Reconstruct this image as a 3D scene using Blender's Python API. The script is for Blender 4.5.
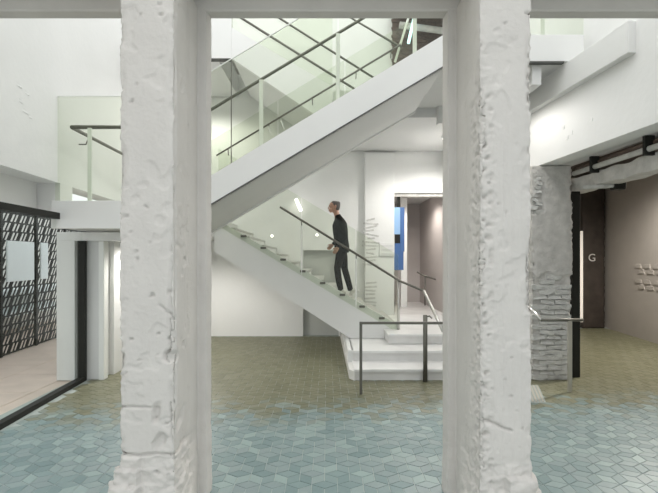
import bpy, bmesh, math, random
from mathutils import Vector, Matrix, noise
random.seed(7)
for o in list(bpy.data.objects): bpy.data.objects.remove(o, do_unlink=True)
S = bpy.context.scene
C = S.collection

# ------------------------------------------------------------------ camera, world, light, exposure
CAMH = 1.8; F = 439.0; VX = 327.0; VY = 258.0
cd = bpy.data.cameras.new('camera'); cam = bpy.data.objects.new('camera', cd); C.objects.link(cam)
cam.location = (0, 0, CAMH); cam.rotation_euler = (math.pi/2, 0, 0)
cd.sensor_fit = 'HORIZONTAL'; cd.sensor_width = 36; cd.lens = 36*F/658
cd.shift_x = (329-VX)/658; cd.shift_y = (VY-246.5)/658; cd.clip_start = .05
S.camera = cam
w = bpy.data.worlds.new('world'); S.world = w; w.use_nodes = True
bg = w.node_tree.nodes['Background']; bg.inputs[0].default_value = (.925, .97, 1, 1); bg.inputs[1].default_value = 0.88
S.view_settings.view_transform = 'Standard'; S.view_settings.look = 'None'
S.view_settings.gamma = 1; S.view_settings.use_curve_mapping = False; S.view_settings.exposure = 0.5
def area(name, loc, rot, sx, sy, power, col=(1, 1, 1)):
    l = bpy.data.lights.new(name, 'AREA'); l.shape = 'RECTANGLE'; l.size = sx; l.size_y = sy; l.energy = power; l.color = col
    o = bpy.data.objects.new(name, l); C.objects.link(o); o.location = loc; o.rotation_euler = rot; return o
area('overhead_fill', (0, 3.5, 11), (0, 0, 0), 7, 13, 385, (1, .98, .95))  # added unseen overhead light, stretched forward to brighten the column fronts

def P(px, py, Z): return Vector(((px-VX)*Z/F, Z, CAMH-(py-VY)*Z/F))

# ------------------------------------------------------------------ materials
MATS = {}
def mat(name, col, rough=.6, metal=0, var=0, vscale=4, bump=0, bscale=30, col2=None, spec=.5):
    m = bpy.data.materials.new(name); m.use_nodes = True; nt = m.node_tree; b = nt.nodes['Principled BSDF']
    b.inputs['Base Color'].default_value = (*col, 1); b.inputs['Roughness'].default_value = rough
    b.inputs['Metallic'].default_value = metal; b.inputs['Specular IOR Level'].default_value = spec
    if var or bump: geo = nt.nodes.new('ShaderNodeNewGeometry')
    if var:
        n = nt.nodes.new('ShaderNodeTexNoise'); n.inputs['Scale'].default_value = vscale; n.inputs['Detail'].default_value = 6
        nt.links.new(geo.outputs['Position'], n.inputs['Vector'])
        r = nt.nodes.new('ShaderNodeValToRGB'); r.color_ramp.elements[0].position = .3; r.color_ramp.elements[1].position = .7
        c2 = col2 or tuple(c*(1-var) for c in col)
        r.color_ramp.elements[0].color = (*c2, 1); r.color_ramp.elements[1].color = (*col, 1)
        nt.links.new(n.outputs[0], r.inputs[0]); nt.links.new(r.outputs[0], b.inputs['Base Color'])
    if bump:
        n = nt.nodes.new('ShaderNodeTexNoise'); n.inputs['Scale'].default_value = bscale; n.inputs['Detail'].default_value = 8
        nt.links.new(geo.outputs['Position'], n.inputs['Vector'])
        u = nt.nodes.new('ShaderNodeBump'); u.inputs['Strength'].default_value = bump; u.inputs['Distance'].default_value = .02
        nt.links.new(n.outputs[0], u.inputs['Height']); nt.links.new(u.outputs[0], b.inputs['Normal'])
    MATS[name] = m; return m
mat('plaster', (.80, .80, .785), .75, var=.04, vscale=1.3, bump=.12, bscale=14)
mat('concrete', (.66, .63, .595), .8, var=.07, vscale=4, bump=.22, bscale=35)
mat('rough_concrete', (.62, .60, .57), .85, var=.25, vscale=8, bump=.8, bscale=25)
mat('painted_brick', (.66, .655, .63), .85, var=.22, vscale=9, bump=.9, bscale=40)
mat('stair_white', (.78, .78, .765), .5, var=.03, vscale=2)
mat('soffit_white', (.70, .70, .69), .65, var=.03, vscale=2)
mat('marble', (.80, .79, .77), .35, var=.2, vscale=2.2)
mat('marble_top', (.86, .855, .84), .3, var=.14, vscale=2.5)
mat('tread_stone', (.55, .54, .51), .5, var=.15, vscale=6)
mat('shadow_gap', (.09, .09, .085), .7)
mat('bronze', (.15, .145, .125), .45, .5)
mat('steel', (.62, .61, .58), .28, .9)
mat('white_metal', (.82, .83, .80), .4)
mat('black_metal', (.025, .025, .022), .45, spec=.15)
mat('dark_brown', (.055, .042, .034), .6, var=.4, vscale=5, bump=.3)
mat('grout', (.40, .44, .42), .8, var=.1, vscale=20)
mat('paving', (.74, .61, .53), .8, var=.15, vscale=3)
mat('outer_wall', (.80, .78, .74), .8, var=.2, vscale=1.5)
mat('room_wall', (.46, .43, .40), .8, var=.08, vscale=2, bump=.15, bscale=12)
mat('warm_wall', (.55, .51, .49), .75, var=.05, vscale=2)
mat('door_grey', (.52, .53, .50), .55, var=.04, vscale=3)
mat('pale_reflection_and_ledge', (.86, .92, .93), .35)  # pale tone for the window reflections and the outdoor ledges
mat('blue', (.06, .14, .34), .45); mat('light_blue', (.30, .48, .72), .45)
mat('jacket', (.014, .013, .011), .85, spec=.15, var=.3, vscale=20); mat('trousers', (.022, .017, .014), .85, spec=.15, var=.3, vscale=20)
mat('skin', (.42, .24, .17), .55); mat('hair', (.09, .08, .075), .8); mat('shoe', (.66, .64, .61), .6); mat('sole', (.75, .74, .72), .6)
mat('brown_pipe', (.16, .11, .09), .7, var=.4, vscale=7)
mat('letter_grey', (.62, .60, .57), .6)
mat('vent_metal', (.50, .48, .42), .4, .5)
def emit(name, col, st):
    m = bpy.data.materials.new(name); m.use_nodes = True; b = m.node_tree.nodes['Principled BSDF']
    b.inputs['Base Color'].default_value = (*col, 1); b.inputs['Emission Color'].default_value = (*col, 1); b.inputs['Emission Strength'].default_value = st
    MATS[name] = m
emit('lamp_glow', (1, .97, .92), 2.2)
emit('slit_glow', (1, .95, .88), .12)
emit('cyan_glow', (.55, .9, 1), 1.6)
def glass(name, tint, refl):
    m = bpy.data.materials.new(name); m.use_nodes = True; nt = m.node_tree; nt.nodes.clear()
    out = nt.nodes.new('ShaderNodeOutputMaterial'); t = nt.nodes.new('ShaderNodeBsdfTransparent'); g = nt.nodes.new('ShaderNodeBsdfGlossy')
    f = nt.nodes.new('ShaderNodeLayerWeight'); f.inputs[0].default_value = .5
    pw = nt.nodes.new('ShaderNodeMath'); pw.operation = 'POWER'; pw.inputs[1].default_value = 5
    mu = nt.nodes.new('ShaderNodeMath'); mu.operation = 'MULTIPLY_ADD'; mu.inputs[1].default_value = .6*refl; mu.inputs[2].default_value = .014*refl
    nt.links.new(f.outputs['Facing'], pw.inputs[0])
    t.inputs[0].default_value = (*tint, 1); g.inputs[0].default_value = (.9, .95, .9, 1); g.inputs['Roughness'].default_value = .02
    mx = nt.nodes.new('ShaderNodeMixShader')
    nt.links.new(pw.outputs[0], mu.inputs[0]); nt.links.new(mu.outputs[0], mx.inputs[0]); nt.links.new(t.outputs[0], mx.inputs[1]); nt.links.new(g.outputs[0], mx.inputs[2]); nt.links.new(mx.outputs[0], out.inputs[0])
    MATS[name] = m
glass('stair_glass', (.928, .945, .905), 1.0)
glass('clear_glass', (.95, .965, .955), 1.0)
# floor tiles: every tile is glazed aqua near the columns and olive by the stair, each with its own tone
def tile_mat(name, use_object):
    m = bpy.data.materials.new(name); m.use_nodes = True; nt = m.node_tree; b = nt.nodes['Principled BSDF']; L = nt.links.new
    geo = nt.nodes.new('ShaderNodeNewGeometry')
    if use_object: rnd = nt.nodes.new('ShaderNodeObjectInfo').outputs['Random']
    else: rnd = geo.outputs['Random Per Island']
    sep = nt.nodes.new('ShaderNodeSeparateXYZ'); L(geo.outputs['Position'], sep.inputs[0])
    def M(op, a, b_):
        n = nt.nodes.new('ShaderNodeMath'); n.operation = op
        for i, v in enumerate((a, b_)):
            if isinstance(v, (int, float)): n.inputs[i].default_value = v
            else: L(v, n.inputs[i])
        return n.outputs[0]
    jit = M('MULTIPLY', M('SUBTRACT', rnd, .5), .75)
    y = M('SUBTRACT', M('ADD', sep.outputs['Y'], jit), M('MULTIPLY', sep.outputs['X'], .07))
    mr = nt.nodes.new('ShaderNodeMapRange'); mr.interpolation_type = 'SMOOTHSTEP'; mr.inputs['From Min'].default_value = 4.75; mr.inputs['From Max'].default_value = 5.65; L(y, mr.inputs['Value'])
    wn = nt.nodes.new('ShaderNodeTexWhiteNoise'); wn.noise_dimensions = '1D'; L(M('MULTIPLY', rnd, 91.7), wn.inputs['W'])
    def ramp(cs):
        r = nt.nodes.new('ShaderNodeValToRGB'); e = r.color_ramp.elements
        while len(e) < len(cs): e.new(.5)
        for i, c in enumerate(cs): e[i].position = i/(len(cs)-1); e[i].color = (*c, 1)
        L(wn.outputs['Value'], r.inputs[0]); return r.outputs[0]
    aqua = ramp([(.15, .215, .215), (.19, .26, .258), (.215, .27, .27), (.26, .335, .325)])
    olive = ramp([(.142, .142, .085), (.172, .170, .104), (.195, .19, .125)])
    mx = nt.nodes.new('ShaderNodeMix'); mx.data_type = 'RGBA'; L(mr.outputs[0], mx.inputs[0]); L(aqua, mx.inputs[6]); L(olive, mx.inputs[7])
    L(mx.outputs[2], b.inputs['Base Color']); b.inputs['Roughness'].default_value = .42
    n = nt.nodes.new('ShaderNodeTexNoise'); n.inputs['Scale'].default_value = 9; L(geo.outputs['Position'], n.inputs['Vector'])
    u = nt.nodes.new('ShaderNodeBump'); u.inputs['Strength'].default_value = .15; u.inputs['Distance'].default_value = .01; L(n.outputs[0], u.inputs['Height']); L(u.outputs[0], b.inputs['Normal'])
    MATS[name] = m
tile_mat('tile_one', True); tile_mat('tile_many', False)

# ------------------------------------------------------------------ helpers
def link(name, me, m=None, parent=None, smooth=False):
    o = bpy.data.objects.new(name, me); C.objects.link(o)
    if m: me.materials.append(MATS[m])
    if smooth:
        for p in me.polygons: p.use_smooth = True
    if parent:
        o.parent = parent; o.matrix_parent_inverse = Matrix.Translation(-wloc(parent))
    return o
def wloc(o):
    v = o.location.copy()
    if o.parent and o.type == 'EMPTY': v = v
    return v if o.type == 'EMPTY' else Vector((0, 0, 0))
class MB:
    def __init__(s): s.v = []; s.f = []
    def add(s, vs, fs):
        n = len(s.v); s.v += [tuple(v) for v in vs]; s.f += [tuple(i+n for i in f) for f in fs]; return s
    def box(s, x0, x1, y0, y1, z0, z1):
        return s.add([(x, y, z) for x in (x0, x1) for y in (y0, y1) for z in (z0, z1)],
            [(0, 1, 3, 2), (4, 6, 7, 5), (0, 4, 5, 1), (2, 3, 7, 6), (0, 2, 6, 4), (1, 5, 7, 3)])
    def prism(s, pts, y0, y1):      # polygon in X,Z extruded along Y
        n = len(pts)
        return s.add([(x, y0, z) for x, z in pts]+[(x, y1, z) for x, z in pts],
            [tuple(range(n)), tuple(range(2*n-1, n-1, -1))]+[(i, i+n, (i+1) % n+n, (i+1) % n) for i in range(n)])
    def plan(s, pts, z0, z1):       # polygon in X,Y extruded along Z
        n = len(pts)
        return s.add([(x, y, z0) for x, y in pts]+[(x, y, z1) for x, y in pts],
            [tuple(range(n-1, -1, -1)), tuple(range(n, 2*n))]+[(i, (i+1) % n, (i+1) % n+n, i+n) for i in range(n)])
    def wall(s, p0, p1, z0, z1, t):  # slab along plan line p0-p1, thickness t to its left side
        d = Vector((p1[0]-p0[0], p1[1]-p0[1])).normalized(); n = Vector((-d.y, d.x))*t
        return s.plan([p0, p1, (p1[0]+n.x, p1[1]+n.y), (p0[0]+n.x, p0[1]+n.y)], z0, z1)
    def tube(s, pts, r, seg=10, sq=None):
        pts = [Vector(p) for p in pts]; rings = []
        for i, p in enumerate(pts):
            a = (pts[i]-pts[i-1]).normalized() if i else None; b = (pts[i+1]-pts[i]).normalized() if i < len(pts)-1 else None
            t = ((a or b)+(b or a)).normalized()
            k = 1/max(.4, t.dot(a or b))
            up = Vector((0, 0, 1)) if abs(t.z) < .95 else Vector((0, 1, 0))
            u = t.cross(up).normalized(); v = u.cross(t)
            rr = r[i] if isinstance(r, (list, tuple)) else r
            rx, ry = (rr, rr) if not isinstance(rr, (list, tuple)) else rr
            rings.append([p+u*rx*math.cos(2*math.pi*j/seg+math.pi/seg)+v*ry*math.sin(2*math.pi*j/seg+math.pi/seg)*(k if i not in (0, len(pts)-1) else 1) for j in range(seg)])
        vs = [q for R in rings for q in R]; fs = []
        for i in range(len(pts)-1):
            for j in range(seg): fs.append((i*seg+j, i*seg+(j+1) % seg, (i+1)*seg+(j+1) % seg, (i+1)*seg+j))
        fs += [tuple(range(seg-1, -1, -1)), tuple(range((len(pts)-1)*seg, len(pts)*seg))]
        return s.add(vs, fs)
    def build(s, name, m, parent=None, bevel=0, smooth=False):
        me = bpy.data.meshes.new(name); me.from_pydata(s.v, [], s.f); me.update()
        bm = bmesh.new(); bm.from_mesh(me); bmesh.ops.recalc_face_normals(bm, faces=bm.faces)
        if bevel: bmesh.ops.bevel(bm, geom=[e for e in bm.edges], offset=bevel, segments=1, affect='EDGES')
        bm.to_mesh(me); bm.free()
        return link(name, me, m, parent, smooth)
def tag(o, label=None, cat=None, group=None, kind=None):
    if label: o['label'] = label
    if cat: o['category'] = cat
    if group: o['group'] = group
    if kind: o['kind'] = kind
    return o
def struct(o, label=None): return tag(o, label, None, None, 'structure')
def thing(name, loc, label, cat, group=None):
    o = bpy.data.objects.new(name, None); C.objects.link(o); o.location = loc; o.empty_display_size = .1
    return tag(o, label, cat, group)
def box(name, m, parent, *a, bevel=0): return MB().box(*a).build(name, m, parent, bevel)
def inst(name, me, loc, parent, rot=(0, 0, 0), scl=(1, 1, 1)):
    o = bpy.data.objects.new(name, me); C.objects.link(o)
    o.location = loc; o.rotation_euler = rot; o.scale = scl
    if parent: o.parent = parent; o.matrix_parent_inverse = Matrix.Translation(-wloc(parent))
    return o

# ------------------------------------------------------------------ floor of rhombic tiles
LX = lambda y: -3.46-.066*(y-4.65)          # inner face of the left wall / glass partition
RX = lambda y: 3.34-.0976*(y-4.42)          # inner face of the right bulkhead wall
floor = struct(MB().box(-3.75, 8.2, -8, 11.6, -.2, -.004).build('floor', 'grout'), 'tiled floor of small rhombic tiles, aqua towards columns and olive towards stair')
side = .118; g = .0022
hexw = side*math.sqrt(3)
def rhomb(k):                                 # three rhombi make one hexagon
    a0 = math.radians(90+120*k); a1 = math.radians(90+120*(k+1))
    A = Vector((math.cos(a0), math.sin(a0)))*side; B = Vector((math.cos(a1), math.sin(a1)))*side
    return [Vector((0, 0)), A, A+B, B]
def tile_geo(pts, c, z1=0.0):
    m = sum(pts, Vector((0, 0)))/4
    def sh(d): return [m+(p-m)*(1-d/(side*.433)) for p in pts]
    t = sh(g+.0022); b = sh(g)
    vs = [(c[0]+p.x, c[1]+p.y, z1) for p in t]+[(c[0]+p.x, c[1]+p.y, z1-.002) for p in b]+[(c[0]+p.x, c[1]+p.y, -.006) for p in b]
    fs = [(0, 1, 2, 3)]
    for i in range(4):
        j = (i+1) % 4; fs += [(i, i+4, j+4, j), (i+4, i+8, j+8, j+4)]
    return vs, fs
cells = []
r = 0; y = 1.6
while y < 11.3:
    x = -3.8+(hexw/2 if r % 2 else 0)
    while x < 7.2:
        for k in range(3):
            pts = rhomb(k); m = sum(pts, Vector((0, 0)))/4; cx, cy = x+m.x, y+m.y
            if cx > LX(cy)+.1 and abs(VX-329+F*cx/cy) < 345 and CAMH*F/cy+VY < 505 and cy < 10.05+(1.3 if cx > 3 else 0) and not (cx > .42 and cx < 2.55 and cy > 6.42):
                vis = not (1.03 < abs(cx)*1.0*3.5/cy < 1.55 and cy > 3.9)
                cells.append((0 if vis and cy > 3.4 else 1, cy, x, y, k))
        x += hexw
    y += side*1.5; r += 1
cells.sort()
tm = []
for k in range(3):
    vs, fs = tile_geo(rhomb(k), (0, 0)); me = bpy.data.meshes.new('tile'); me.from_pydata(vs, [], fs); me.materials.append(MATS['tile_one']); tm.append(me)
for c in cells[:300]:
    inst('tile', tm[c[4]], (c[2], c[3], random.uniform(-.0007, .0007)), floor)
mb = MB()
for c in cells[300:]:
    mb.add(*tile_geo(rhomb(c[4]), (c[2], c[3]), random.uniform(-.0007, .0007)))
tag(mb.build('tiles', 'tile_many', floor), kind='stuff')
pave = struct(MB().plan([(LX(-8)-.05, -8), (LX(14)-.05, 14), (-9, 14), (-9, -8)], -.2, -.01).build('floor_exterior', 'paving'), 'pinkish paving outside the glass partition')
mb = MB()
slabm = MB().box(0, .89, 0, .89, -.02, 0).build('slab', 'paving'); slme = slabm.data; bpy.data.objects.remove(slabm)
for i in range(2):
    for j in range(9):
        inst('paving_slab', slme, (-5.75+i*.9, 3.8+j*.9+(.3 if i else 0), -.004+random.uniform(-.002, .002)), pave)

# ------------------------------------------------------------------ walls
struct(MB().wall((LX(-8), -8), (LX(10.1), 10.1), 2.79, 9, .32).build('wall_left', 'plaster'), 'white plaster upper wall above the glass partition')
struct(MB().wall((LX(-1.5)-.3, -1.5), (LX(5.8)-.3, 5.8), 2.39, 2.8, .1).build('trim_1', 'plaster'), 'recessed white strip above the glass partition')
struct(MB().box(LX(5.85)-.42, LX(5.85)+.0, 5.82, 6.1, 2.39, 2.79).build('trim_2', 'plaster'), 'white end block beside landing')
wb = MB().box(-3.9, -.55, 10.1, 10.4, 0, 9).box(-.55, .27, 10.1, 10.4, 1.98, 9).box(.27, 1.54, 10.1, 10.4, 0, 9).box(1.54, 2.75, 10.1, 10.4, 3.3, 9).box(2.75, 3.75, 10.1, 10.4, 0, 9)
struct(wb.build('wall_back', 'plaster'), 'white plaster back wall behind the staircase')
pil = struct(MB().box(.86, 1.53, 9.98, 10.1, .48, 4.2).build('trim_3', 'plaster', None, .01), 'white pilaster beside doorway with exposed brick strip')
struct(box('door_1', 'door_grey', None, -.55, .27, 10.22, 10.28, 0, 1.98, bevel=.004), 'plain grey door under the stair')
d1 = bpy.data.objects['door_1']; MB().tube([(-.46, 10.2, 1.0), (-.34, 10.2, 1.0)], .012).build('door_handle', 'steel', d1)
# side passage below landing at left
struct(MB().box(-3.97, -3.70, 6.44, 6.62, 0, 2.05).build('wall_jamb', 'stair_white', None, .005), 'pale jamb seen through the glass partition')
struct(MB().box(-3.58, -3.36, 6.5, 6.8, 0, 2.05).build('trim_4', 'soffit_white', None, .005), 'grey jamb beside black partition post')
struct(MB().box(-3.37, -3.29, 6.47, 6.6, 0, 2.05).build('trim_5', 'white_metal', None, .006), 'white door casing beside passage')
struct(MB().box(-3.97, -1.95, 6.44, 6.64, 2.05, 2.18).build('trim_6', 'stair_white', None, .005), 'white lintel under the landing')
struct(MB().box(-3.42, -3.3, 6.8, 10.1, 0, 2.18).build('wall_passage', 'plaster'), 'bright white wall of passage below landing')
# right side
struct(MB().wall((RX(-8)+.30, -8), (RX(7.9)+.30, 7.9), 4.33, 9, -.3).build('wall_right_upper', 'plaster'), 'white upper wall at right set back above the ledge')
struct(MB().wall((RX(-8), -8), (RX(7.9), 7.9), 3.17, 4.33, -.3).build('wall_right', 'plaster'), 'white bulkhead wall at right above the dark opening')
struct(MB().box(2.75, 3.3, 7.9, 10.1, 0, 9).box(3.05, 3.7, 7.0, 7.9, 0, 4.3).build('wall_right_return', 'plaster'))
struct(MB().plan([(RX(-1.5)+.28, -1.5), (RX(7.1)+.28, 7.1), (3.62, 7.1), (3.66, 6.46), (3.9, -1.5)], 3.17, 3.3).build('ceiling_soffit', 'soffit_white'), 'grey soffit below bulkhead wall')
led = MB().wall((RX(8)-.09, 8), (RX(4.7)-.09, 4.7), 4.0, 4.35, .10)
struct(led.build('trim_7', 'stair_white', None, .006), 'white ledge beam running along right bulkhead wall')

# ------------------------------------------------------------------ rough prisms
def sstep(a, b, x):
    t = max(0, min(1, (x-a)/(b-a))); return t*t*(3-2*t)
def rough_prism(name, m, prof, zs, fn, parent=None, step=.012):
    """prof: plan points counter-clockwise; fn(x,y,z,edge_index,dist_to_corner)->displacement"""
    ring = []; n = len(prof)
    for i in range(n):
        a = Vector(prof[i]); b = Vector(prof[(i+1) % n]); L = (b-a).length; k = max(1, int(L/step))
        d = (b-a)/L; nr = Vector((d.y, -d.x))
        pn = (a-Vector(prof[i-1])).normalized(); pnr = Vector((pn.y, -pn.x))
        for j in range(k):
            t = j/k; nn = nr if j else (nr+pnr).normalized()
            ring.append((a.lerp(b, t), nn, i, min(t*L, (1-t)*L), t))
    vs = []; N = len(ring)
    for z in zs:
        for p, nn, i, dc, t in ring:
            d, dz = fn(p.x, p.y, z, i, dc, t)
            vs.append((p.x+nn.x*d, p.y+nn.y*d, z+dz))
    fs = []
    for a in range(len(zs)-1):
        for j in range(N):
            fs.append((a*N+j, a*N+(j+1) % N, (a+1)*N+(j+1) % N, (a+1)*N+j))
    fs += [tuple(range(N-1, -1, -1)), tuple(range((len(zs)-1)*N, len(zs)*N))]
    me = bpy.data.meshes.new(name); me.from_pydata(vs, [], fs); me.update()
    return link(name, me, m, parent, True)
def NZ(x, y, z, s, o=0): return noise.noise(Vector((x*s+o, y*s+o*.7, z*s-o)))
def fb(x, y, z, s, o=0): return noise.fractal(Vector((x*s+o, y*s+o*.7, z*s-o)), .8, 2.1, 4)
def crack(d, wd, depth): return -depth*max(0, 1-abs(d)/wd)
zs = [0]
while zs[-1] < 3.67: zs.append(zs[-1]+(.008 if zs[-1] < 1.6 else .011))
def col_fn(sgn, seed):
    right = sgn > 0
    def fn(x, y, z, i, dc, t):
        d = .0012*fb(x, y, z, 9, seed)
        front = y < 2.77
        # edges knocked off
        amp = (.010+.024*sstep(-.1, .5, NZ(x, y, z, 1.7, seed+3))) if y < 2.84 else .003
        d -= amp*(1-sstep(0, .05, dc))*(.25+abs(NZ(x, y, z, 15, seed+5))+.6*sstep(.1, .4, NZ(x, y, z, 6, seed+7)))*1.4
        # flaked paint and plaster layer
        if y < 3.1:
            f = NZ(x, 0, z*.6, 5, seed+11)+.5*NZ(x, y, z, 14, seed+12)
            d -= .005*sstep(.18, .22, f)
            pk = NZ(x, y, z, 30, seed+20)
            d -= .016*sstep(.58, .68, pk)*(1 if NZ(x, y, z, 3, seed+22) > .05 else .2)
        inner = abs(x) < 1.09
        if right and inner and y < 2.92:           # pocked band along inner arris of right column
            b = (1-sstep(.02, .11, abs(abs(x)-.963)+max(0, y-2.8)*.6))*(1-sstep(2.75, 3.17, z))
            d -= b*(.014*abs(NZ(x, y, z, 24, seed+31))+.024*sstep(.25, .5, NZ(x, y, z, 26, seed+33))+.005)
        if right and front:                        # trowel ribs down the front and one slanting crack
            d += .0035*sstep(.75, .95, math.sin(x*110+.6*NZ(x, y, z, 2, 4)))*(1-sstep(2.4, 2.8, z))
            d += crack(z-(.787-.36*(x-.963)+.010*NZ(x, y, z, 12, 2)), .011, .026)*sstep(.95, .97, x)*(1-sstep(1.15, 1.17, x))
        if (not right) and y < 3.01:
            d += crack(z-(.859+.014*NZ(x, y, z, 6, 1)), .009, .018)*(1-sstep(-1.07, -1.03, x))
            d += crack(z-(.567+.010*NZ(x, y, z, 9, 2)), .012, .032)
            ex = -.972+.045*NZ(0, 0, z, 2.2, 5)+.015*NZ(0, 0, z, 11, 6)     # wandering lip of a plaster patch
            if front and z > .9: d -= .010*sstep(-.004, .004, x-ex)
            d += crack(z-(1.42-.9*(x+.953)), .011, .018)*sstep(-1.075, -1.03, x)*(1 if front else 0)
            if z < 1.25 and inner: d -= .026*sstep(.25, .5, NZ(x, y, z, 8, 44))*sstep(.5, .65, z)
        # spread foot with broken ledges
        z0 = .563 if not right else .512
        if z < z0:
            k = min(1.2, (z0-z)/.3)
            out_ = (right and x > 1.12) or (not right and x < -1.17)
            lay = math.floor(k*3.2+.5*NZ(x, y, 0, 6, seed))/3.2          # broken layers stepping outwards
            fl = (.115 if out_ else .026)*max(0, lay)+(.010 if out_ else -.004)
            fl += .009*fb(x, y, z, 16, seed+51)+.018*NZ(x, y, z, 7, seed+50)*(1 if out_ or y > 2.8 else .3)
            d += fl*sstep(0, .02, z0-z)*(1-sstep(3.05, 3.27, y)*(0 if abs(x) > 1.2 else .75))
        return d, 0
    return fn
Lp = [(-1.303, 3.42), (-1.303, 2.75), (-.953, 2.75), (-.953, 3.0), (-.972, 3.03), (-.972, 3.30), (-.907, 3.30), (-.899, 3.42)]
Rp = [(-x, y) for x, y in reversed(Lp)]; Rp = [(x if x < 1.2 else 1.285, y) for x, y in Rp]
cl = rough_prism('concrete_column', 'concrete', Lp, zs, col_fn(-1, 3.3), None, .010)
tag(cl, 'chipped grey concrete column with horizontal cracks near its foot, beside glass partition', 'column', 'bare concrete columns')
cr = rough_prism('concrete_column', 'concrete', Rp, zs, col_fn(1, 17.7), None, .010)
tag(cr, 'pitted concrete column with diagonal crack, standing beside the floor grate', 'column', 'bare concrete columns')
lint = MB()
lint.box(LX(3)+.02, RX(3)-.02, 2.75, 3.30, 3.75, 4.5).box(LX(3)+.02, RX(3)-.02, 3.30, 3.42, 3.66, 4.5)
struct(lint.build('trim_9', 'concrete', None, .012), 'grey concrete lintel beam spanning across both columns')

# ------------------------------------------------------------------ glass partition at left
pl = lambda y, off=0: (LX(y)+off, y)
part = thing('glass_partition', (LX(5), 5, 0), 'floor-to-soffit glass partition in a slim black frame', 'partition')
MB().wall(pl(.5), pl(6.47), .05, 2.32, .015).build('glass_pane', 'clear_glass', part)
MB().wall(pl(.5, .04), pl(6.47, .04), 0, .06, .09).build('bottom_rail', 'black_metal', part)
MB().wall(pl(.5, .04), pl(5.75, .04), 2.31, 2.39, .09).build('top_rail', 'black_metal', part)
MB().wall(pl(6.40, .04), pl(6.47, .04), 0, 2.05, .10).build('post', 'black_metal', part)
MB().wall(pl(-1.5, .0), pl(5.8, .0), 2.385, 2.40, .42).build('cover_board', 'stair_white', part)
# lattice screen outside
lat = thing('lattice_screen', (-5.95, 9, 0), 'dark metal lattice screen of slanting slots outside the partition', 'screen')
QX = lambda y: -5.9-.09*(y-7.9)
yA, yB = 6.4, 11.6; rh = .175; zb = .02
for i in range(18):
    z = zb+i*rh
    MB().wall((QX(yA), yA), (QX(yB), yB), z-.014, z+.014, .03).build('cross_bar', 'black_metal', lat)
mb = MB()
for i in range(17):
    z = zb+i*rh; yy = yA+.05+(.05 if i % 2 else 0); k = 0
    while yy < yB-.25:
        wd = .075 if k % 2 == 0 else .02
        a = yy; b = yy+.11
        mb.add([(QX(a)-.005, a, z), (QX(a)-.005, a+wd, z), (QX(b)-.005, b+wd, z+rh), (QX(b)-.005, b, z+rh),
                (QX(a)-.025, a, z), (QX(a)-.025, a+wd, z), (QX(b)-.025, b+wd, z+rh), (QX(b)-.025, b, z+rh)],
               [(0, 1, 2, 3), (7, 6, 5, 4), (0, 4, 5, 1), (1, 5, 6, 2), (2, 6, 7, 3), (3, 7, 4, 0)])
        yy += .175 if k % 2 == 0 else .105; k += 1
tag(mb.build('slanting_bars', 'black_metal', lat), kind='stuff')
for y in (7.9, 9.02, 10.2): MB().wall((QX(y)+.03, y), (QX(y+.06)+.03, y+.06), 0, 3.1, .05).build('post', 'black_metal', lat)
for (a, b, lb) in ((8.02, 8.87, 'wide pale blue-white window reflection, built as a panel before the lattice screen'), (9.12, 9.38, 'narrow pale blue-white window reflection, built as a panel before the lattice screen')):
    o = MB().wall((QX(a)+.075, a), (QX(b)+.075, b), 1.36, 2.12, .03).build('pale_reflection_and_ledge', 'pale_reflection_and_ledge', None, .004)  # solid panels standing in for window reflections in the partition glass
    tag(o, lb, 'panel', 'window reflections built as pale panels')
struct(MB().box(-8.2, -8, 3, 14, 0, 3.6).build('wall_exterior', 'outer_wall'), 'pale outer wall behind the lattice screen')
for z in (.45, .95):
    o = box('outdoor_shelf', 'pale_reflection_and_ledge', None, -8.0, -7.2, 6.5, 12.5, z, z+.12, bevel=.01)
    tag(o, 'pale low ledge glimpsed through the lattice, '+('lower' if z < .6 else 'upper')+' of two', 'ledge')

# ------------------------------------------------------------------ entrance steps and platform
st = thing('entrance_steps', (1.4, 7, 0), 'pale marble steps rising to the stair platform', 'steps')
for k, (y0, h) in enumerate(((6.47, .165), (6.97, .33), (7.5, .5))):
    L_ = [(.42, y0), (2.6, y0), (2.6, 10.08), (.42, 10.08)] if k < 2 else [(.42, 8.14), (1.05, 8.14), (1.05, y0), (2.6, y0), (2.6, 10.08), (.42, 10.08)]
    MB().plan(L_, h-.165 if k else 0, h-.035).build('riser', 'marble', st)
    y1 = (7.02, 8.14, 10.08)[k]
    T_ = [(.40, y0-.03), (2.6, y0-.03), (2.6, y1), (.40, y1)] if k < 2 else [(.42, 8.14), (1.04, 8.14), (1.04, y0-.03), (2.6, y0-.03), (2.6, y1), (.42, y1)]
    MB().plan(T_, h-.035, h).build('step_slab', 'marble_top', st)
MB().plan([(.33, 6.55), (.40, 6.44), (.42, 6.44), (.42, 10.08), (.30, 10.08)], 0, .14).build('side_skirting', 'marble', st, .004)
MB().prism([(.33, 0), (.42, 0), (.42, .33), (.33, .33)], 7.0, 10.08).build('side_wall', 'stair_white', st, .004)

# ------------------------------------------------------------------ stair flights
def rails(parent, pts, r=.022, m='bronze', name='handrail'):
    return MB().tube(pts, r, 10).build(name, m, parent, 0, True)
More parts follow.
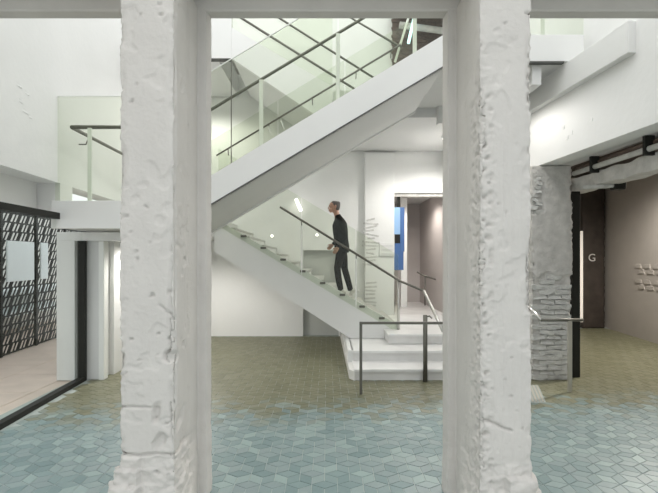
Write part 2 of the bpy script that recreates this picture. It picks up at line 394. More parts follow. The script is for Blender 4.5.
# lower flight (rises to the left)
lf = thing('stair_flight', (1.26, 8.9, .5), 'lower stair flight rising left, with a man walking on it', 'stairs', 'flights of the white staircase')
ltop = lambda x: .563+.594*(1.25-x); lbot = lambda x: .39+.64*(.33-x)
MB().prism([(1.045, .5), (1.32, .5), (1.32, ltop(1.25)), (-1.99, ltop(-1.99)+.0), (-2.06, 2.5), (-2.06, 2.19), (-2.06, lbot(-2.06)), (.36, lbot(.36)), (.42, .335), (1.045, .335)], 8.03, 8.13).build('stringer', 'stair_white', lf)
MB().prism([(.42, .5), (-2.06, lbot(-2.06)+.12), (-2.06, lbot(-2.06)+.24), (.6, .5)], 8.13, 9.9).build('soffit', 'soffit_white', lf)
for k in range(1, 13):
    x1 = 1.26-.27*(k-1); x0 = x1-.27; h = .44+.16*k
    MB().box(x0, x1+.02, 8.06, 10.08, h-.04, h).build('tread', 'tread_stone', lf, .004)
    MB().box(x1-.02, x1, 8.13, 10.08, h-.17, h-.04).build('riser', 'stair_white', lf)
def gl(parent, x0, x1, y, lo, hi, name='glass_panel'):
    o = MB().prism([(x0, lo(x0)), (x1, lo(x1)), (x1, hi(x1)), (x0, hi(x0))], y, y+.014).build(name, 'stair_glass', parent)
    return o
ghi = lambda x: ltop(x)+1.32
for a, b in ((-1.98, -.47), (-.455, .52), (.535, 1.3)): gl(lf, a, b, 8.0, lambda x: ltop(x)-.1, ghi)
for x in (-.462, .527): MB().tube([(x, 7.995, ltop(x)-.05), (x, 7.995, ltop(x)+.85)], .014, 6).build('baluster', 'white_metal', lf)
MB().tube([(1.30, 7.98, .5), (1.30, 7.98, 1.40)], .025).build('newel_post', 'steel', lf, 0, True)
for i in range(9):
    x = 1.0-.36*i; MB().box(x-.05, x+.05, 7.985, 8.03, ltop(x)-.03, ltop(x)+.01).build('glass_clip', 'bronze', lf, .003)
hr = rails(lf, [P(280, 207, 7.95), P(400, 281, 7.95), P(424, 291, 7.5)], .020)
MB().tube([P(424, 291, 7.5), P(443, 331, 6.5)], .026).build('sloping_rail', 'steel', lf, 0, True)
for x in (-.46, .53):
    MB().tube([(x, 8.0, 2.73-.608*(x+.856)-.12), (x, 7.96, 2.73-.608*(x+.856)-.02)], .01, 6).build('rail_bracket', 'bronze', hr)
# mid landing
ld = thing('stair_landing', (-2.8, 5.78, 2.18), 'half landing beside the left wall with glass guard and white fascia', 'landing', 'landings of the white staircase')
MB().box(-3.61, -2.06, 5.74, 5.80, 2.185, 2.55).build('fascia', 'stair_white', ld, .004)
MB().plan([(-3.60, 5.80), (-2.06, 5.80), (-2.06, 10.08), (-3.80, 10.08)], 2.2, 2.55).build('slab', 'soffit_white', ld)
MB().box(-3.56, -2.07, 5.75, 5.764, 2.5, 3.92).build('glass_panel', 'stair_glass', ld)
MB().box(-3.56, -2.07, 5.748, 5.766, 3.915, 3.925).build('glass_edge', 'white_metal', ld)
rails(ld, [(-2.06, 5.84, 3.54), (-3.4, 5.84, 3.54), (-3.45, 9.9, 3.54)], .02)
for x in (-3.14,): MB().box(x-.025, x+.025, 5.80, 5.82, 2.55, 3.52).build('baluster', 'white_metal', ld)
MB().tube([(-3.41, 6.3, 3.54), (-3.46, 6.3, 3.43), (-3.56, 6.3, 3.43)], .01, 6).build('rail_bracket', 'bronze', ld)
# upper flight (rises to the right)
uf = thing('stair_flight', (-2.06, 6.6, 2.55), 'upper stair flight rising right with a broad white stringer', 'stairs', 'flights of the white staircase')
utop = lambda x: 3.797+.605*x; ubot = lambda x: 3.39+.593*x
xe = 1.53
MB().prism([(-2.06, 2.185), (-2.03, ubot(-2.03)), (xe, ubot(xe)), (xe+.0, 4.367), (xe, utop(xe)), (-2.06, 2.55)], 5.74, 5.80).build('stringer', 'stair_white', uf)
for (ya, yb, of) in ((5.80, 6.72, .02), (6.72, 7.58, .05)):
    MB().prism([(-2.0, 2.25), (-2.0, ubot(-2.0)+of), (xe, ubot(xe)+of), (xe, utop(xe)-.22), (-2.0, utop(-2.0)-.22)], ya, yb).build('soffit', 'soffit_white', uf)
MB().prism([(-2.06, 2.3), (-2.03, ubot(-2.03)+.02), (xe, ubot(xe)+.02), (xe, utop(xe)), (-2.06, 2.55)], 7.58, 7.64).build('stringer', 'stair_white', uf)
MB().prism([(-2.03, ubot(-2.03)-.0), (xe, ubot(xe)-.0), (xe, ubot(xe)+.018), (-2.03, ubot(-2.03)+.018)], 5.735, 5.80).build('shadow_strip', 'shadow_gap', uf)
n = 13; ri = (4.723-2.55)/n; go = (1.53+2.06)/n
for k in range(1, n):
    x0 = -2.06+go*k; h = 2.55+ri*k
    MB().box(x0-.02, x0+go, 5.80, 7.58, h-.04, h).build('tread', 'tread_stone', uf, .004)
    MB().box(x0, x0+.02, 5.80, 7.58, h-ri, h-.04).build('riser', 'stair_white', uf)
uh = lambda x: utop(x)+1.37
for a, b in ((-2.05, -1.26), (-1.25, .14), (.15, 1.5)):
    gl(uf, a, b, 5.75, lambda x: utop(x)-.04, uh)
MB().prism([(-2.05, uh(-2.05)-.006), (1.5, uh(1.5)-.006), (1.5, uh(1.5)+.006), (-2.05, uh(-2.05)+.006)], 5.748, 5.766).build('glass_edge', 'white_metal', uf)
MB().tube([(-1.255, 5.757, utop(-1.255)-.02), (-1.255, 5.757, uh(-1.255))], .007, 6).build('glass_joint', 'bronze', uf)
for a, b in ((-2.0, -.86), (-.84, .3), (.32, 1.5)): gl(uf, a, b, 7.60, lambda x: utop(x)-.04, lambda x: utop(x)+1.25)
ur = lambda x: 3.775+.602*(x+1.54)
rails(uf, [(-2.06, 5.84, 3.54), (-1.93, 5.84, ur(-1.93)), (1.53, 5.84, ur(1.53)), (1.8, 5.84, ur(1.6))], .020)
fr = rails(uf, [(-1.9, 7.54, ur(-1.9)), (1.26, 7.54, ur(1.26)+.0), (1.30, 7.68, ur(1.26)+.02), (.30, 7.80, ur(1.26)+.68), (-.9, 7.80, ur(1.26)+1.42)], .015)
for x in (-1.88, -.87, .145, 1.16):
    MB().box(x-.026, x+.026, 5.80, 5.815, utop(x)-.02, ur(x)-.02).build('baluster', 'white_metal', uf)
for x in (-1.7, -1.0, -.25, .5, 1.1):
    MB().tube([(x, 7.54, ur(x)), (x, 7.57, ur(x)-.10), (x, 7.6, ur(x)-.10)], .010, 6).build('rail_bracket', 'bronze', uf)
for (px, py) in ((268, 128), (281, 122)):     # small steel couplings on the far rail
    p = P(px, py, 7.54); MB().tube([p+Vector((0, 0, .03)), p+Vector((.06, 0, -.12))], .012, 6).build('rail_bracket', 'steel', uf)
# upper floor landing
ul = thing('stair_landing', (2.4, 5.78, 4.37), 'upper landing with white fascia and glass guard by the right wall', 'landing', 'landings of the white staircase')
xr = 3.2
MB().box(1.53, 3.36, 5.74, 5.80, 4.372, 4.723).build('fascia', 'stair_white', ul, .004)
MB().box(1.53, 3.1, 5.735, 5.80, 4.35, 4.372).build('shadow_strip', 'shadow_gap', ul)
MB().box(1.53, xr-.02, 5.80, 7.6, 4.40, 4.723).build('slab', 'soffit_white', ul)
MB().box(.12, 2.72, 7.66, 10.08, 4.25, 4.723).build('slab', 'soffit_white', ul)
MB().box(1.55, 3.36, 5.75, 5.764, 4.7, 6.08).build('glass_panel', 'stair_glass', ul)
rails(ul, [(1.7, 5.84, 5.72), (3.2, 5.84, 5.72)], .02)
for x in (2.0, 2.85): MB().box(x-.026, x+.026, 5.80, 5.815, 4.72, 5.7).build('baluster', 'white_metal', ul)
MB().box(2.72, 2.84, 5.82, 7.6, 4.10, 4.40).build('downstand_beam', 'soffit_white', ul)
MB().box(1.9, 2.9, 7.5, 7.64, 4.10, 4.40).build('downstand_beam', 'soffit_white', ul)
p0 = P(395, 62, 7.66); p1 = P(409, 16, 7.66); MB().tube([p0, p1], .022, 8).build('slanted_rod', 'white_metal', ul)  # plain pale slanted rod
# third flight (rises to the left) and top landing
tf = thing('stair_flight', (0.1, 8.9, 4.72), 'topmost stair flight rising left behind the upper balustrade', 'stairs', 'flights of the white staircase')
ba = lambda x: 4.48-.68*(x+.312); tb = lambda x: 5.07-.585*(x+.128)
MB().prism([(.03, 4.25), (.11, 4.73), (.11, tb(.11)), (-1.743, tb(-1.743)), (-1.743, 5.45)], 8.02, 8.12).build('stringer', 'stair_white', tf)
MB().prism([(.03, 4.27), (.11, 4.6), (-1.74, 5.75), (-1.74, 5.47)], 8.12, 9.98).build('soffit', 'soffit_white', tf)
for k in range(8):
    x1 = .1-.27*k; h = 4.72+.165*(k+1)
    MB().box(x1-.27, x1+.02, 8.12, 10.06, h-.04, h).build('tread', 'tread_stone', tf)
rails(tf, [P(238, 16, 8.0), P(372, 100, 8.0)], .022)
rails(tf, [P(276, 16, 8.0), P(374, 78, 8.0)], .02)
gl(tf, -2.0, .1, 8.05, lambda x: tb(x)-.03, lambda x: tb(x)+1.3)
tl = thing('stair_landing', (-2.8, 8.02, 5.45), 'top landing with plain white fascia against back wall', 'landing', 'landings of the white staircase')
MB().box(-3.6, -1.745, 8.02, 8.12, 5.45, 6.3).build('fascia', 'stair_white', tl)
MB().plan([(-3.62, 8.12), (-2.04, 8.12), (-2.04, 10.08), (-3.76, 10.08)], 5.5, 6.2).build('slab', 'soffit_white', tl)
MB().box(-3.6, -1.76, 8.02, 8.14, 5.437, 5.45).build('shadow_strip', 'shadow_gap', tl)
# ------------------------------------------------------------------ rails on the floor
gr = thing('floor_rail', (.45, 5.81, 0), 'dark square-cornered guard rail before the marble steps', 'railing')
MB().box(.43, .465, 5.79, 5.825, 0, .925).build('post', 'bronze', gr)
MB().box(.43, 2.0, 5.785, 5.83, .925, .955).build('top_rail', 'bronze', gr)
MB().box(1.965, 2.0, 5.79, 5.825, 0, .925).build('post', 'bronze', gr)
pp = thing('rail_post', (1.42, 6.37, 0), 'dark round post carrying the sloping rail beside marble steps', 'post')
MB().tube([(1.43, 6.39, 0), (1.43, 6.39, .97)], .032, 12).build('post', 'bronze', pp, 0, True)
MB().tube([(1.43, 6.39, .94), (1.52, 6.5, .94), (1.60, 6.72, .88)], .012, 8).build('bracket', 'bronze', pp)
rr = thing('wall_rail', (3.27, 5.9, 0), 'dark handrail on a slim post in front of the exposed brick pier', 'railing')
MB().tube([P(541, 320, 5.9), P(583, 320, 5.9)], .022, 8).build('handrail', 'bronze', rr, 0, True)
MB().tube([P(541, 320, 5.9), P(527, 305, 6.2)], .022, 8).build('handrail', 'steel', rr, 0, True)
MB().box(3.235, 3.285, 5.88, 5.91, 0, .96).build('post', 'vent_metal', rr)
gt = thing('floor_grate', (2.65, 5.8, 0), 'ribbed metal grate set in the tiled floor beside column', 'grate')
MB().plan([(2.32, 5.45), (2.72, 5.45), (2.98, 6.2), (2.58, 6.2)], .0005, .006).build('plate', 'grout', gt)
for i in range(9):
    a = 2.34+i*.043; MB().plan([(a, 5.47), (a+.022, 5.47), (a+.275, 6.18), (a+.253, 6.18)], .006, .014).build('rib', 'vent_metal', gt)
# ------------------------------------------------------------------ pier and bricks at right
zp = [i*.02 for i in range(159)]
def pier_fn(x, y, z, i, dc, t):
    d = .003*fb(x, y, z, 8, 2)
    d -= (.02+.05*sstep(0, .4, NZ(x, y, z, 2, 9)))*(1-sstep(0, .07, dc))*abs(NZ(x, y, z, 12, 3))*1.6
    if z < 1.55+.12*NZ(x, y, z, 4, 6): d -= .022+.006*fb(x, y, z, 20, 3)
    if y < 6.5 and x < 3.2 and 2.45 < z < 3.0: d -= .03*sstep(.0, .3, NZ(x, y, z, 6, 12)+.2)
    return d, 0
pier = rough_prism('wall_pier', 'rough_concrete', [(3.62, 6.47), (3.62, 7.0), (3.02, 7.0), (3.02, 6.47)], zp, pier_fn, None, .02)
struct(pier, 'rough grey plaster pier with whitewashed exposed brick at its foot')
bks = []
def rough_brick(m_):
    o_ = MB().box(-.105, .105, -.02, .05, -.03, .03).build('brick', m_)
    bm_ = bmesh.new(); bm_.from_mesh(o_.data); bmesh.ops.subdivide_edges(bm_, edges=bm_.edges[:], cuts=1)
    for v in bm_.verts: v.co += Vector((random.uniform(-.012, .012), random.uniform(-.010, .006), random.uniform(-.009, .009)))
    bm_.to_mesh(o_.data); bm_.free(); me_ = o_.data; bpy.data.objects.remove(o_); return me_
bks = [rough_brick('painted_brick') for _ in range(6)]; brown_brick = rough_brick('brown_pipe'); grey_brick = rough_brick('room_wall')
bk = MB().box(-.105, .105, -.02, .05, -.03, .03).build('b', 'painted_brick', None, .006); bme = bk.data; bpy.data.objects.remove(bk)
for rI in range(21):
    z = .04+rI*.074; x = 3.03+(.11 if rI % 2 else .0); j = 0
    while x < 3.58:
        wd = min(.205, 3.59-x)
        if wd > .07 and z < 1.5+.16*NZ(x, 1, z, 4, 6) and random.random() < .93:
            inst('brick', random.choice(bks), (x+wd/2, 6.492-random.uniform(.0, .016), z), pier, (0, random.uniform(-.08, .08), random.uniform(-.08, .08)), (wd/.21*1.0, 1, random.uniform(.9, 1.2)))
        x += .215
for q in range(9):       # broken brick ends at the upper left corner of the pier
    inst('brick', random.choice(bks), (3.07+random.uniform(-.02, .07), 6.475, 2.48+q*.06), pier, (0, random.uniform(-.3, .3), random.uniform(-.3, .3)), (.45, .8, .8))
# exposed strip on the pilaster by the stair
for rI in range(26):
    z = .55+rI*.085
    if 1.3 < z < 1.65: continue
    wd = random.uniform(.2, .3) if z < 1.3 else random.uniform(.15, .42)
    inst('brick', bme, (.98+random.uniform(-.01, .03), 9.985, z+random.uniform(-.01, .01)), pil, (0, random.uniform(-.1, .1)*(3 if z > 1.7 else 1), 0), (wd/.21, .5, .7))
sg = thing('wall_plate', (1.36, 9.97, 2.0), 'small pale relief plate on pilaster beside doorway', 'sign')
MB().box(1.19, 1.53, 9.955, 9.98, 1.84, 2.16).build('plate', 'stair_white', sg, .004)
for z in (1.88, 1.97, 2.06): MB().box(1.24, 1.50, 9.945, 9.956, z, z+.035).build('raised_bar', 'soffit_white', sg)
# ------------------------------------------------------------------ side room seen through the opening
struct(MB().box(3.62, 7.3, 11.5, 11.7, 0, 3.9).build('wall_room_back', 'room_wall'))
struct(MB().plan([(7.22, 11.5), (6.45, 5.5), (6.2, 2), (6.5, 2), (7.6, 11.5)], 0, 3.9).build('wall_room_side', 'room_wall'), 'grey wall of the dim side room')
struct(MB().box(3.62, 3.75, 7.0, 11.5, 0, 3.9).build('wall_room_left', 'room_wall'))
struct(MB().box(3.62, 7.6, 2, 11.7, 3.9, 4.0).build('ceiling_room', 'dark_brown'), 'dark ceiling of the side room')
struct(MB().box(3.62, 7.0, 1.8, 2.0, 0, 3.9).build('wall_room_front', 'room_wall'))
rs = bpy.data.objects['wall_room_side']
def side_pt(t, z):  # point on side wall
    a = Vector((7.22, 11.5)); b = Vector((6.45, 5.5)); p = a.lerp(b, t); return (p.x-.005, p.y, z)
for rI, z in enumerate((1.62, 1.5, 1.28, 1.16)):
    for j in range(3): inst('brick', grey_brick, side_pt(.27+j*.055+(rI % 2)*.02, z), rs, (0, 0, math.radians(83)), (1.0, .25, 1.2))
pk = thing('dark_pillar', (6.7, 11.3, 0), 'tall dark brown pillar bearing a pale letter G in the side room', 'pillar')
def pf(x, y, z, i, dc, t): return -.03*abs(NZ(x, y, z, 7, 2))*(1-sstep(0, .1, dc))+.006*fb(x, y, z, 6), 0
rough_prism('shaft', 'dark_brown', [(7.12, 11.25), (7.12, 11.48), (6.55, 11.48), (6.55, 11.25)], [i*.05 for i in range(79)], pf, pk, .05)
fc = bpy.data.curves.new('letter', 'FONT'); fc.body = 'G'; fc.size = .27; fc.extrude = .004; fc.align_x = 'CENTER'; fc.align_y = 'CENTER'
fo = bpy.data.objects.new('letter_tmp', fc); C.objects.link(fo)
me = bpy.data.meshes.new_from_object(fo); bpy.data.objects.remove(fo); me.name = 'letter'; me.materials.clear()
lo = link('letter', me, 'letter_grey', pk); lo.location = P(592, 258, 11.235); lo.rotation_euler = (math.pi/2, 0, 0); lo['label'] = 'pale capital letter G'
sl = box('lit_slit', 'slit_glow', None, *(lambda a, b: (a.x, b.x, 11.1, 11.14, b.z, a.z))(P(580, 231, 11.1), P(583, 322, 11.1)))  # glow put in for the brightness of the slit; no lamp is there
tag(sl, 'thin upright white slit, its brightness given as a glow, beside the dark pillar', 'light')
fp = box('steel_post', 'black_metal', None, 3.70, 3.82, 6.62, 6.78, 0, 2.84, bevel=.005)
tag(fp, 'black steel post at the edge of the side room opening', 'post')
zb_ = 2.8
bmn = thing('ceiling_beam', (3.78, 4.5, zb_), 'rough grey concrete beam carrying pipes above the opening', 'beam')
def rough_bar(name, m, x0, x1, y0, y1, z0, z1, amp, parent):
    N = 90; vs = []; fs = []
    for i in range(N+1):
        y = y0+(y1-y0)*i/N
        for (x, z) in ((x0, z0), (x1, z0), (x1, z1), (x0, z1)):
            vs.append((x+amp*NZ(x, y, z, 5, 3), y, z+amp*NZ(x, y, z, 4, 8)))
    for i in range(N):
        for j in range(4): fs.append((i*4+j, i*4+(j+1) % 4, i*4+4+(j+1) % 4, i*4+4+j))
    fs += [(0, 1, 2, 3), (N*4+3, N*4+2, N*4+1, N*4)]
    me = bpy.data.meshes.new(name); me.from_pydata(vs, [], fs); me.update(); return link(name, me, m, parent)
rough_bar('beam_body', 'rough_concrete', 3.68, 3.95, 2.02, 6.9, 2.8, 2.98, .03, bmn)
MB().tube([(3.60, 2.1, 3.0), (3.60, 6.40, 3.03)], .035).build('pipe', 'painted_brick', bmn, 0, True)
MB().tube([(3.66, 2.1, 3.08), (3.66, 6.45, 3.10)], .025).build('pipe', 'brown_pipe', bmn, 0, True)
for y in (4.9, 5.9): MB().box(3.55, 3.66, y, y+.04, 2.95, 3.17).build('pipe_hanger', 'black_metal', bmn)
jb = thing('spotlight', P(618, 184, 6.0), 'small black box spotlight under the concrete beam', 'spotlight')
pj = P(618, 184, 6.0); MB().box(pj.x-.07, pj.x+.07, 5.93, 6.07, pj.z-.08, pj.z+.08).build('housing', 'black_metal', jb, .01)
MB().tube([(pj.x, 6.0, pj.z+.07), (pj.x, 6.0, pj.z+.14), (3.92, 6.0, pj.z+.14)], .012).build('stem', 'black_metal', jb)
MB().tube([(pj.x-.06, 6.0, pj.z-.02), (pj.x-.2, 6.0, pj.z-.03), (pj.x-.42, 6.1, pj.z-.03)], .03).build('conduit', 'painted_brick', jb)
# ------------------------------------------------------------------ corridor behind the doorway
struct(MB().box(1.30, 1.54, 10.4, 14, .4, 3.6).build('wall_corridor_left', 'warm_wall'))
struct(MB().box(2.75, 2.95, 10.4, 14, .4, 3.6).build('wall_corridor_right', 'warm_wall'))
struct(MB().box(1.3, 2.95, 13, 13.2, .4, 3.6).build('wall_corridor_back', 'warm_wall'))
struct(MB().box(1.3, 2.95, 10.4, 14, 3.4, 3.6).build('ceiling_corridor', 'plaster'))
struct(MB().box(1.54, 2.75, 10.08, 14, .3, .5).build('floor_corridor', 'marble'))
struct(MB().box(1.95, 2.12, 11.6, 11.8, .5, 3.4).build('trim_10', 'white_metal', None, .01), 'pale corridor door jamb')
box('trim_11', 'rough_concrete', None, 1.54, 2.75, 10.15, 10.3, 3.22, 3.3)['kind'] = 'structure'
bn = thing('wall_banner', (1.66, 10.24, 1.5), 'blue banner hanging at the doorway jamb', 'banner')
MB().box(1.56, 1.70, 10.20, 10.24, 2.35, 2.98).build('sheet', 'light_blue', bn, .003)
MB().box(1.70, 1.80, 10.20, 10.26, 1.95, 2.98).build('side_sheet', 'blue', bn, .003)
MB().box(1.56, 1.78, 10.205, 10.25, 1.52, 2.14).build('sheet', 'blue', bn, .003)
MB().box(1.58, 1.76, 10.205, 10.25, 2.14, 2.35).build('band', 'black_metal', bn, .003)
MB().box(1.63, 1.70, 10.2, 10.24, 2.98, 3.22).build('hanger', 'black_metal', bn)
cr_ = thing('corridor_rail', (2.6, 11.5, .5), 'bronze handrail on the corridor wall behind doorway', 'railing')
MB().tube([P(417, 272, 11.2), P(425, 276, 11.2), P(450, 284, 11.0)], .02).build('handrail', 'bronze', cr_, 0, True)
MB().tube([P(425, 276, 11.2), P(425, 276, 11.2)-Vector((0, 0, .75))], .015).build('post', 'bronze', cr_, 0, True)
# ------------------------------------------------------------------ upper floor beyond: exposed brown ceiling
uc = struct(MB().box(1.45, 2.72, 8.6, 10.08, 7.4, 7.5).build('ceiling_upper', 'dark_brown'), 'dark exposed ceiling above the upper landing')
ub = struct(MB().box(1.5, 2.74, 10.0, 10.09, 6.2, 7.4).build('wall_upper_brick', 'brown_pipe'), 'brown brick wall above the upper landing')
for rI in range(11):
    for j in range(5):
        inst('brick', brown_brick, (1.58+j*.235+(.1 if rI % 2 else 0), 9.995, 6.3+rI*.09), ub, (0, 0, 0), (1.02, .5, 1.15)).name = 'brick'
o = tag(MB().tube([(1.6, 9.7, 6.95), (2.7, 9.7, 6.8)], .07).build('ceiling_duct', 'rough_concrete', None, 0, True), 'grey duct crossing the brown brick wall above upper landing', 'duct')
o = tag(MB().tube([(1.78, 9.6, 6.5), (1.93, 9.6, 7.15)], .035, 8).build('lamp_tube', 'cyan_glow', None, 0, True), 'glowing cyan lamp tube beside brown brick wall', 'lamp')
o = tag(MB().tube([P(94, 14, 7.2), P(108, 28, 7.6)], .035, 8).build('wall_bracket', 'door_grey', None), 'short grey bar fixed high on the left wall', 'bar')
# ------------------------------------------------------------------ lamps
def lamp(name, loc, power, col, label, r=.05, spot=False):  # added fill lamp, kept out of view, to brighten a dim zone
    t = thing(name, loc, label, 'lamp')
    MB().tube([Vector(loc), Vector(loc)+Vector((0, 0, .05))], r+.015, 12).build('housing', 'white_metal', t)
    MB().tube([Vector(loc)-Vector((0, 0, .01)), Vector(loc)], r, 12).build('lens', 'lamp_glow', t)  # lens of the added fill lamp
    l = bpy.data.lights.new('bulb', 'SPOT'); l.energy = power; l.color = col; l.shadow_soft_size = .10; l.spot_size = math.radians(165); l.spot_blend = .6
    o = bpy.data.objects.new('bulb', l); C.objects.link(o); o.location = (0, 0, -.14); o.parent = t
    return t
lamp('fill_downlight', (-2.5, 8.6, 2.13), 58, (1, .97, .92), 'added unseen round white downlight under the half landing')
lamp('fill_downlight', (2.15, 10.9, 3.35), 40, (1, .93, .86), 'added unseen round white downlight in the corridor ceiling')
lamp('fill_downlight', (-2.95, 7.2, 2.13), 60, (1, .97, .92), 'added unseen round white downlight over the passage beside the partition')
lamp('fill_downlight', (2.42, 6.3, 4.35), 35, (1, .97, .93), 'added unseen round white downlight under the upper landing nearest its fascia')
lamp('fill_downlight', (-2.62, 9.1, 5.42), 70, (1, .98, .94), 'added unseen round white downlight under the top landing')
lamp('fill_downlight', (2.36, 8.8, 4.2), 130, (1, .97, .93), 'added unseen round white downlight under the upper landing close to back wall')
lamp('fill_downlight', (5.75, 7.4, 3.84), 430, (1, .94, .85), 'added unseen round white downlight in the side room ceiling')
tb_ = thing('wall_light', P(298, 205, 9.9), 'short slanting white tube light on the back wall', 'lamp')
MB().tube([P(296, 199, 9.95), P(301, 211, 9.95)], .035, 10).build('tube', 'lamp_glow', tb_, 0, True)
MB().tube([P(296, 199, 9.95), P(296, 199, 10.1)], .02, 8).build('fixing', 'white_metal', tb_)
for (px, py) in ((272, 236), (317, 235)):  # glowing discs stand in for lamp reflections in the stair glass
    t = thing('lamp_reflection', P(px, py, 10.02), 'tiny round lamp reflection, built as a glowing disc on back wall '+('beside the man on the stair' if px > 300 else 'under the slanting tube light'), 'lamp', 'lamp reflections behind the stair')
    p = P(px, py, 10.05); MB().tube([p, p+Vector((0, .06, 0))], .035, 10).build('base', 'white_metal', t); MB().tube([p-Vector((0, .015, 0)), p], .028, 10).build('lens', 'lamp_glow', t)  # base and lens make up the disc standing in for the reflection
# plaster scars left on the upper walls
patch = rough_brick('plaster')
for (px, py, w_, a_) in ((18, 84, 1.1, .35), (26, 92, .9, .5), (20, 100, .7, .2), (24, 110, 1.2, .4), (30, 116, .6, .5)):
    t_ = Vector(((px-VX)/F, 1, 0)); yy = 4.65
    for _ in range(20): yy = LX(yy)/t_.x
    inst('plaster_patch', patch, (LX(yy)-.005, yy, CAMH-(py-VY)*yy/F), bpy.data.objects['wall_left'], (0, 0, math.radians(90)), (w_*.6, .35, .7))
for (px, py) in ((562, 128), (570, 133), (566, 138), (590, 120)):
    t_ = (px-VX)/F; yy = 5.5
    for _ in range(20): yy = RX(yy)/t_
    inst('plaster_patch', patch, (RX(yy)+.005, yy, CAMH-(py-VY)*yy/F), bpy.data.objects['wall_right'], (0, 0, math.radians(-90)), (.5, .3, .8))
# ------------------------------------------------------------------ the walking man
def loft(mb, secs, seg=16):
    """secs: (center, rx, ry, tilt axis dir) ellipses stacked along a path; ring plane normal = path"""
    cs = [Vector(s[0]) for s in secs]; rings = []
    for i, (c, rx, ry) in enumerate(secs):
        t = (cs[min(i+1, len(cs)-1)]-cs[max(i-1, 0)]).normalized()
        v = Vector((0, 1, 0)); u = v.cross(t).normalized(); v = t.cross(u).normalized()
        rings.append([cs[i]+u*rx*math.cos(2*math.pi*j/seg)+v*ry*math.sin(2*math.pi*j/seg) for j in range(seg)])
    vs = [q for R in rings for q in R]; fs = []; n = len(rings)
    for i in range(n-1):
        for j in range(seg): fs.append((i*seg+j, i*seg+(j+1) % seg, (i+1)*seg+(j+1) % seg, (i+1)*seg+j))
    fs += [tuple(range(seg-1, -1, -1)), tuple(range((n-1)*seg, n*seg))]
    mb.add(vs, fs); return mb
def fuse(mb, name, m, parent, vox, sm=6):
    o = mb.build(name, m, parent, 0, True)
    r_ = o.modifiers.new('remesh', 'REMESH'); r_.mode = 'VOXEL'; r_.voxel_size = vox; r_.use_smooth_shade = True
    s_ = o.modifiers.new('smooth', 'SMOOTH'); s_.iterations = sm; s_.factor = .5
    return o
fz = 1.08; Y0 = 8.62
man = thing('person', (.3, Y0, fz), 'man in dark jacket and trousers with pale shoes climbing the stairs', 'person')
def W(x, y, z): return Vector((.27+(x-.27)*1.08, Y0+y*1.05, fz+z*1.045))
hipc = W(.285, 0, .90); nk = W(.20, 0, 1.47); hd = W(.155, 0, 1.63)
# jacket
j = MB()
loft(j, [(W(.30, 0, .78), .135, .18), (W(.29, 0, .90), .15, .19), (W(.275, 0, 1.05), .14, .18), (W(.262, 0, 1.2), .15, .20), (W(.25, 0, 1.32), .148, .21), (W(.24, 0, 1.40), .105, .19), (W(.225, 0, 1.45), .07, .11), (W(.208, 0, 1.50), .062, .068)])
# near (left) arm bent, far arm swung slightly back
loft(j, [(W(.245, -.17, 1.41), .06, .06), (W(.27, -.215, 1.33), .064, .06), (W(.33, -.235, 1.15), .056, .052), (W(.345, -.24, 1.08), .052, .05), (W(.28, -.235, .98), .046, .044), (W(.215, -.22, .885), .042, .04)])
loft(j, [(W(.245, .17, 1.41), .06, .06), (W(.25, .215, 1.33), .064, .06), (W(.25, .235, 1.13), .054, .052), (W(.20, .235, 1.02), .046, .044), (W(.13, .22, .95), .042, .04)])
jk = fuse(j, 'jacket', 'jacket', man, .014)
# trousers
t = MB()
loft(t, [(W(.285, 0, .95), .11, .15), (W(.285, 0, .86), .12, .165), (W(.28, 0, .78), .105, .15)])
loft(t, [(W(.28, -.085, .88), .10, .09), (W(.25, -.09, .70), .088, .085), (W(.205, -.09, .50), .068, .065), (W(.225, -.09, .32), .066, .06), (W(.27, -.085, .08), .058, .055)])
loft(t, [(W(.29, .085, .88), .10, .09), (W(.32, .09, .70), .088, .085), (W(.345, .09, .48), .068, .065), (W(.40, .09, .28), .064, .06), (W(.455, .085, .07), .056, .054)])
fuse(t, 'trousers', 'trousers', man, .014)
# body: head, neck, forearms and hands in one mesh
b = MB()
loft(b, [(W(.22, 0, 1.40), .07, .08), (W(.205, 0, 1.48), .056, .058), (W(.185, 0, 1.55), .056, .056), (W(.165, 0, 1.60), .08, .066), (W(.155, 0, 1.66), .098, .076), (W(.155, 0, 1.70), .096, .075), (W(.16, 0, 1.735), .07, .055)])
loft(b, [(W(.11, 0, 1.55), .038, .04), (W(.10, 0, 1.585), .05, .05), (W(.10, 0, 1.62), .05, .055)])            # jaw and chin
loft(b, [(W(.062, 0, 1.665), .008, .008), (W(.048, 0, 1.64), .012, .012), (W(.040, 0, 1.622), .015, .015), (W(.055, 0, 1.612), .008, .012)], 8)   # nose
loft(b, [(W(.058, 0, 1.588), .010, .022), (W(.056, 0, 1.58), .010, .022), (W(.060, 0, 1.572), .008, .018)], 8)   # lips
loft(b, [(W(.066, -.05, 1.675), .012, .022), (W(.058, 0, 1.682), .012, .03), (W(.066, .05, 1.675), .012, .022)], 8)  # brow
for sy in (-1, 1): loft(b, [(W(.17, .075*sy, 1.60), .010, .008), (W(.172, .084*sy, 1.63), .020, .010), (W(.176, .088*sy, 1.66), .022, .010), (W(.172, .08*sy, 1.68), .010, .008)], 8)
loft(b, [(W(.25, 0, 1.42), .08, .12), (W(.28, 0, .95), .08, .12)])                                               # hidden core joins head to arms
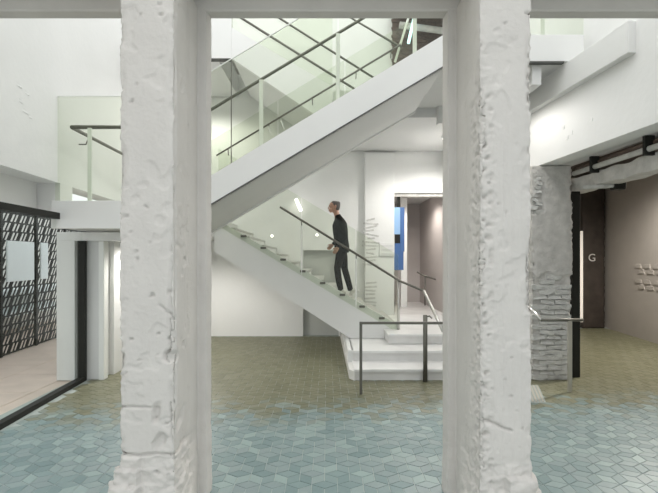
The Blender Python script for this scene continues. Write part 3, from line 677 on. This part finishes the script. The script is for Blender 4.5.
for (sh, el, wr, hn, sy) in ((W(.27, -.2, 1.36), W(.34, -.238, 1.09), W(.215, -.22, .885), Vector((-.55, .05, -.83)), -1), (W(.25, .2, 1.36), W(.25, .235, 1.1), W(.13, .22, .95), Vector((-.7, -.05, -.7)), 1)):
    loft(b, [(W(.26, 0, 1.38), .05, .05), (sh, .04, .04), (el, .035, .035), (wr, .026, .022)], 10)
    hn.normalize(); pe = wr+hn*.085
    loft(b, [(wr-hn*.01, .026, .02), (wr+hn*.03, .036, .018), (pe, .04, .017)], 10)
    ac = Vector((0, 1, 0)).cross(hn).normalized()
    for q in range(4):
        L = (.066, .076, .071, .055)[q]; s0 = pe+ac*(.030-.020*q)-hn*.01; cur = Vector((0, -sy, 0))*.02
        loft(b, [(s0, .0095, .0095), (s0+hn*L*.5+cur*.4, .009, .009), (s0+hn*L+cur*1.6, .007, .007)], 8)
    t0 = wr+hn*.03+ac*.03
    loft(b, [(t0, .012, .012), (t0+hn*.03+ac*.025, .011, .011), (t0+hn*.065+ac*.03, .008, .008)], 8)
fuse(b, 'body', 'skin', man, .006, 3)
for sy in (-1, 1): 
    e = MB(); loft(e, [(W(.074, .03*sy, 1.648), .004, .004), (W(.068, .03*sy, 1.653), .007, .009), (W(.070, .03*sy, 1.660), .004, .005)], 8); e.build('eye', 'hair', man)
h = MB()
loft(h, [(W(.205, 0, 1.58), .045, .06), (W(.19, 0, 1.64), .078, .082), (W(.178, 0, 1.70), .095, .086), (W(.165, 0, 1.735), .092, .076), (W(.168, 0, 1.757), .05, .045)])
fuse(h, 'hair', 'hair', man, .008)
# shoes: the front foot flat on its tread, the rear one pushing off
def shoe(ankle, ang, sx):
    R = Matrix.Rotation(ang, 3, 'Y')
    def V(x, y, z): return ankle+R @ Vector((x, y, z))
    s = MB(); loft(s, [(V(.075, 0, -.055), .034, .034), (V(.04, 0, -.04), .05, .042), (V(-.03, 0, -.045), .042, .044), (V(-.11, 0, -.062), .028, .046), (V(-.165, 0, -.07), .02, .036), (V(-.185, 0, -.072), .010, .02)], 12)
    loft(s, [(V(.01, 0, 0), .05, .046), (V(.01, 0, -.05), .056, .044)], 12)
    o = fuse(s, 'shoe', 'shoe', man, .009, 3)
    q = MB(); pts = [(.105, 0), (.09, .036), (-.05, .036), (-.12, .05), (-.18, .03), (-.195, 0), (-.18, -.03), (-.12, -.046), (-.05, -.036), (.09, -.036)]
    q.add([V(x, y, -.112) for x, y in pts]+[V(x, y, -.078) for x, y in pts], [tuple(range(10)), tuple(range(19, 9, -1))]+[(i, (i+1) % 10, (i+1) % 10+10, i+10) for i in range(10)])
    so = q.build('sole', 'sole', o)
shoe(Vector((.285, Y0-.089, fz+.113)), 0, 0)
shoe(W(.475, .085, .09), math.radians(-38), 0)
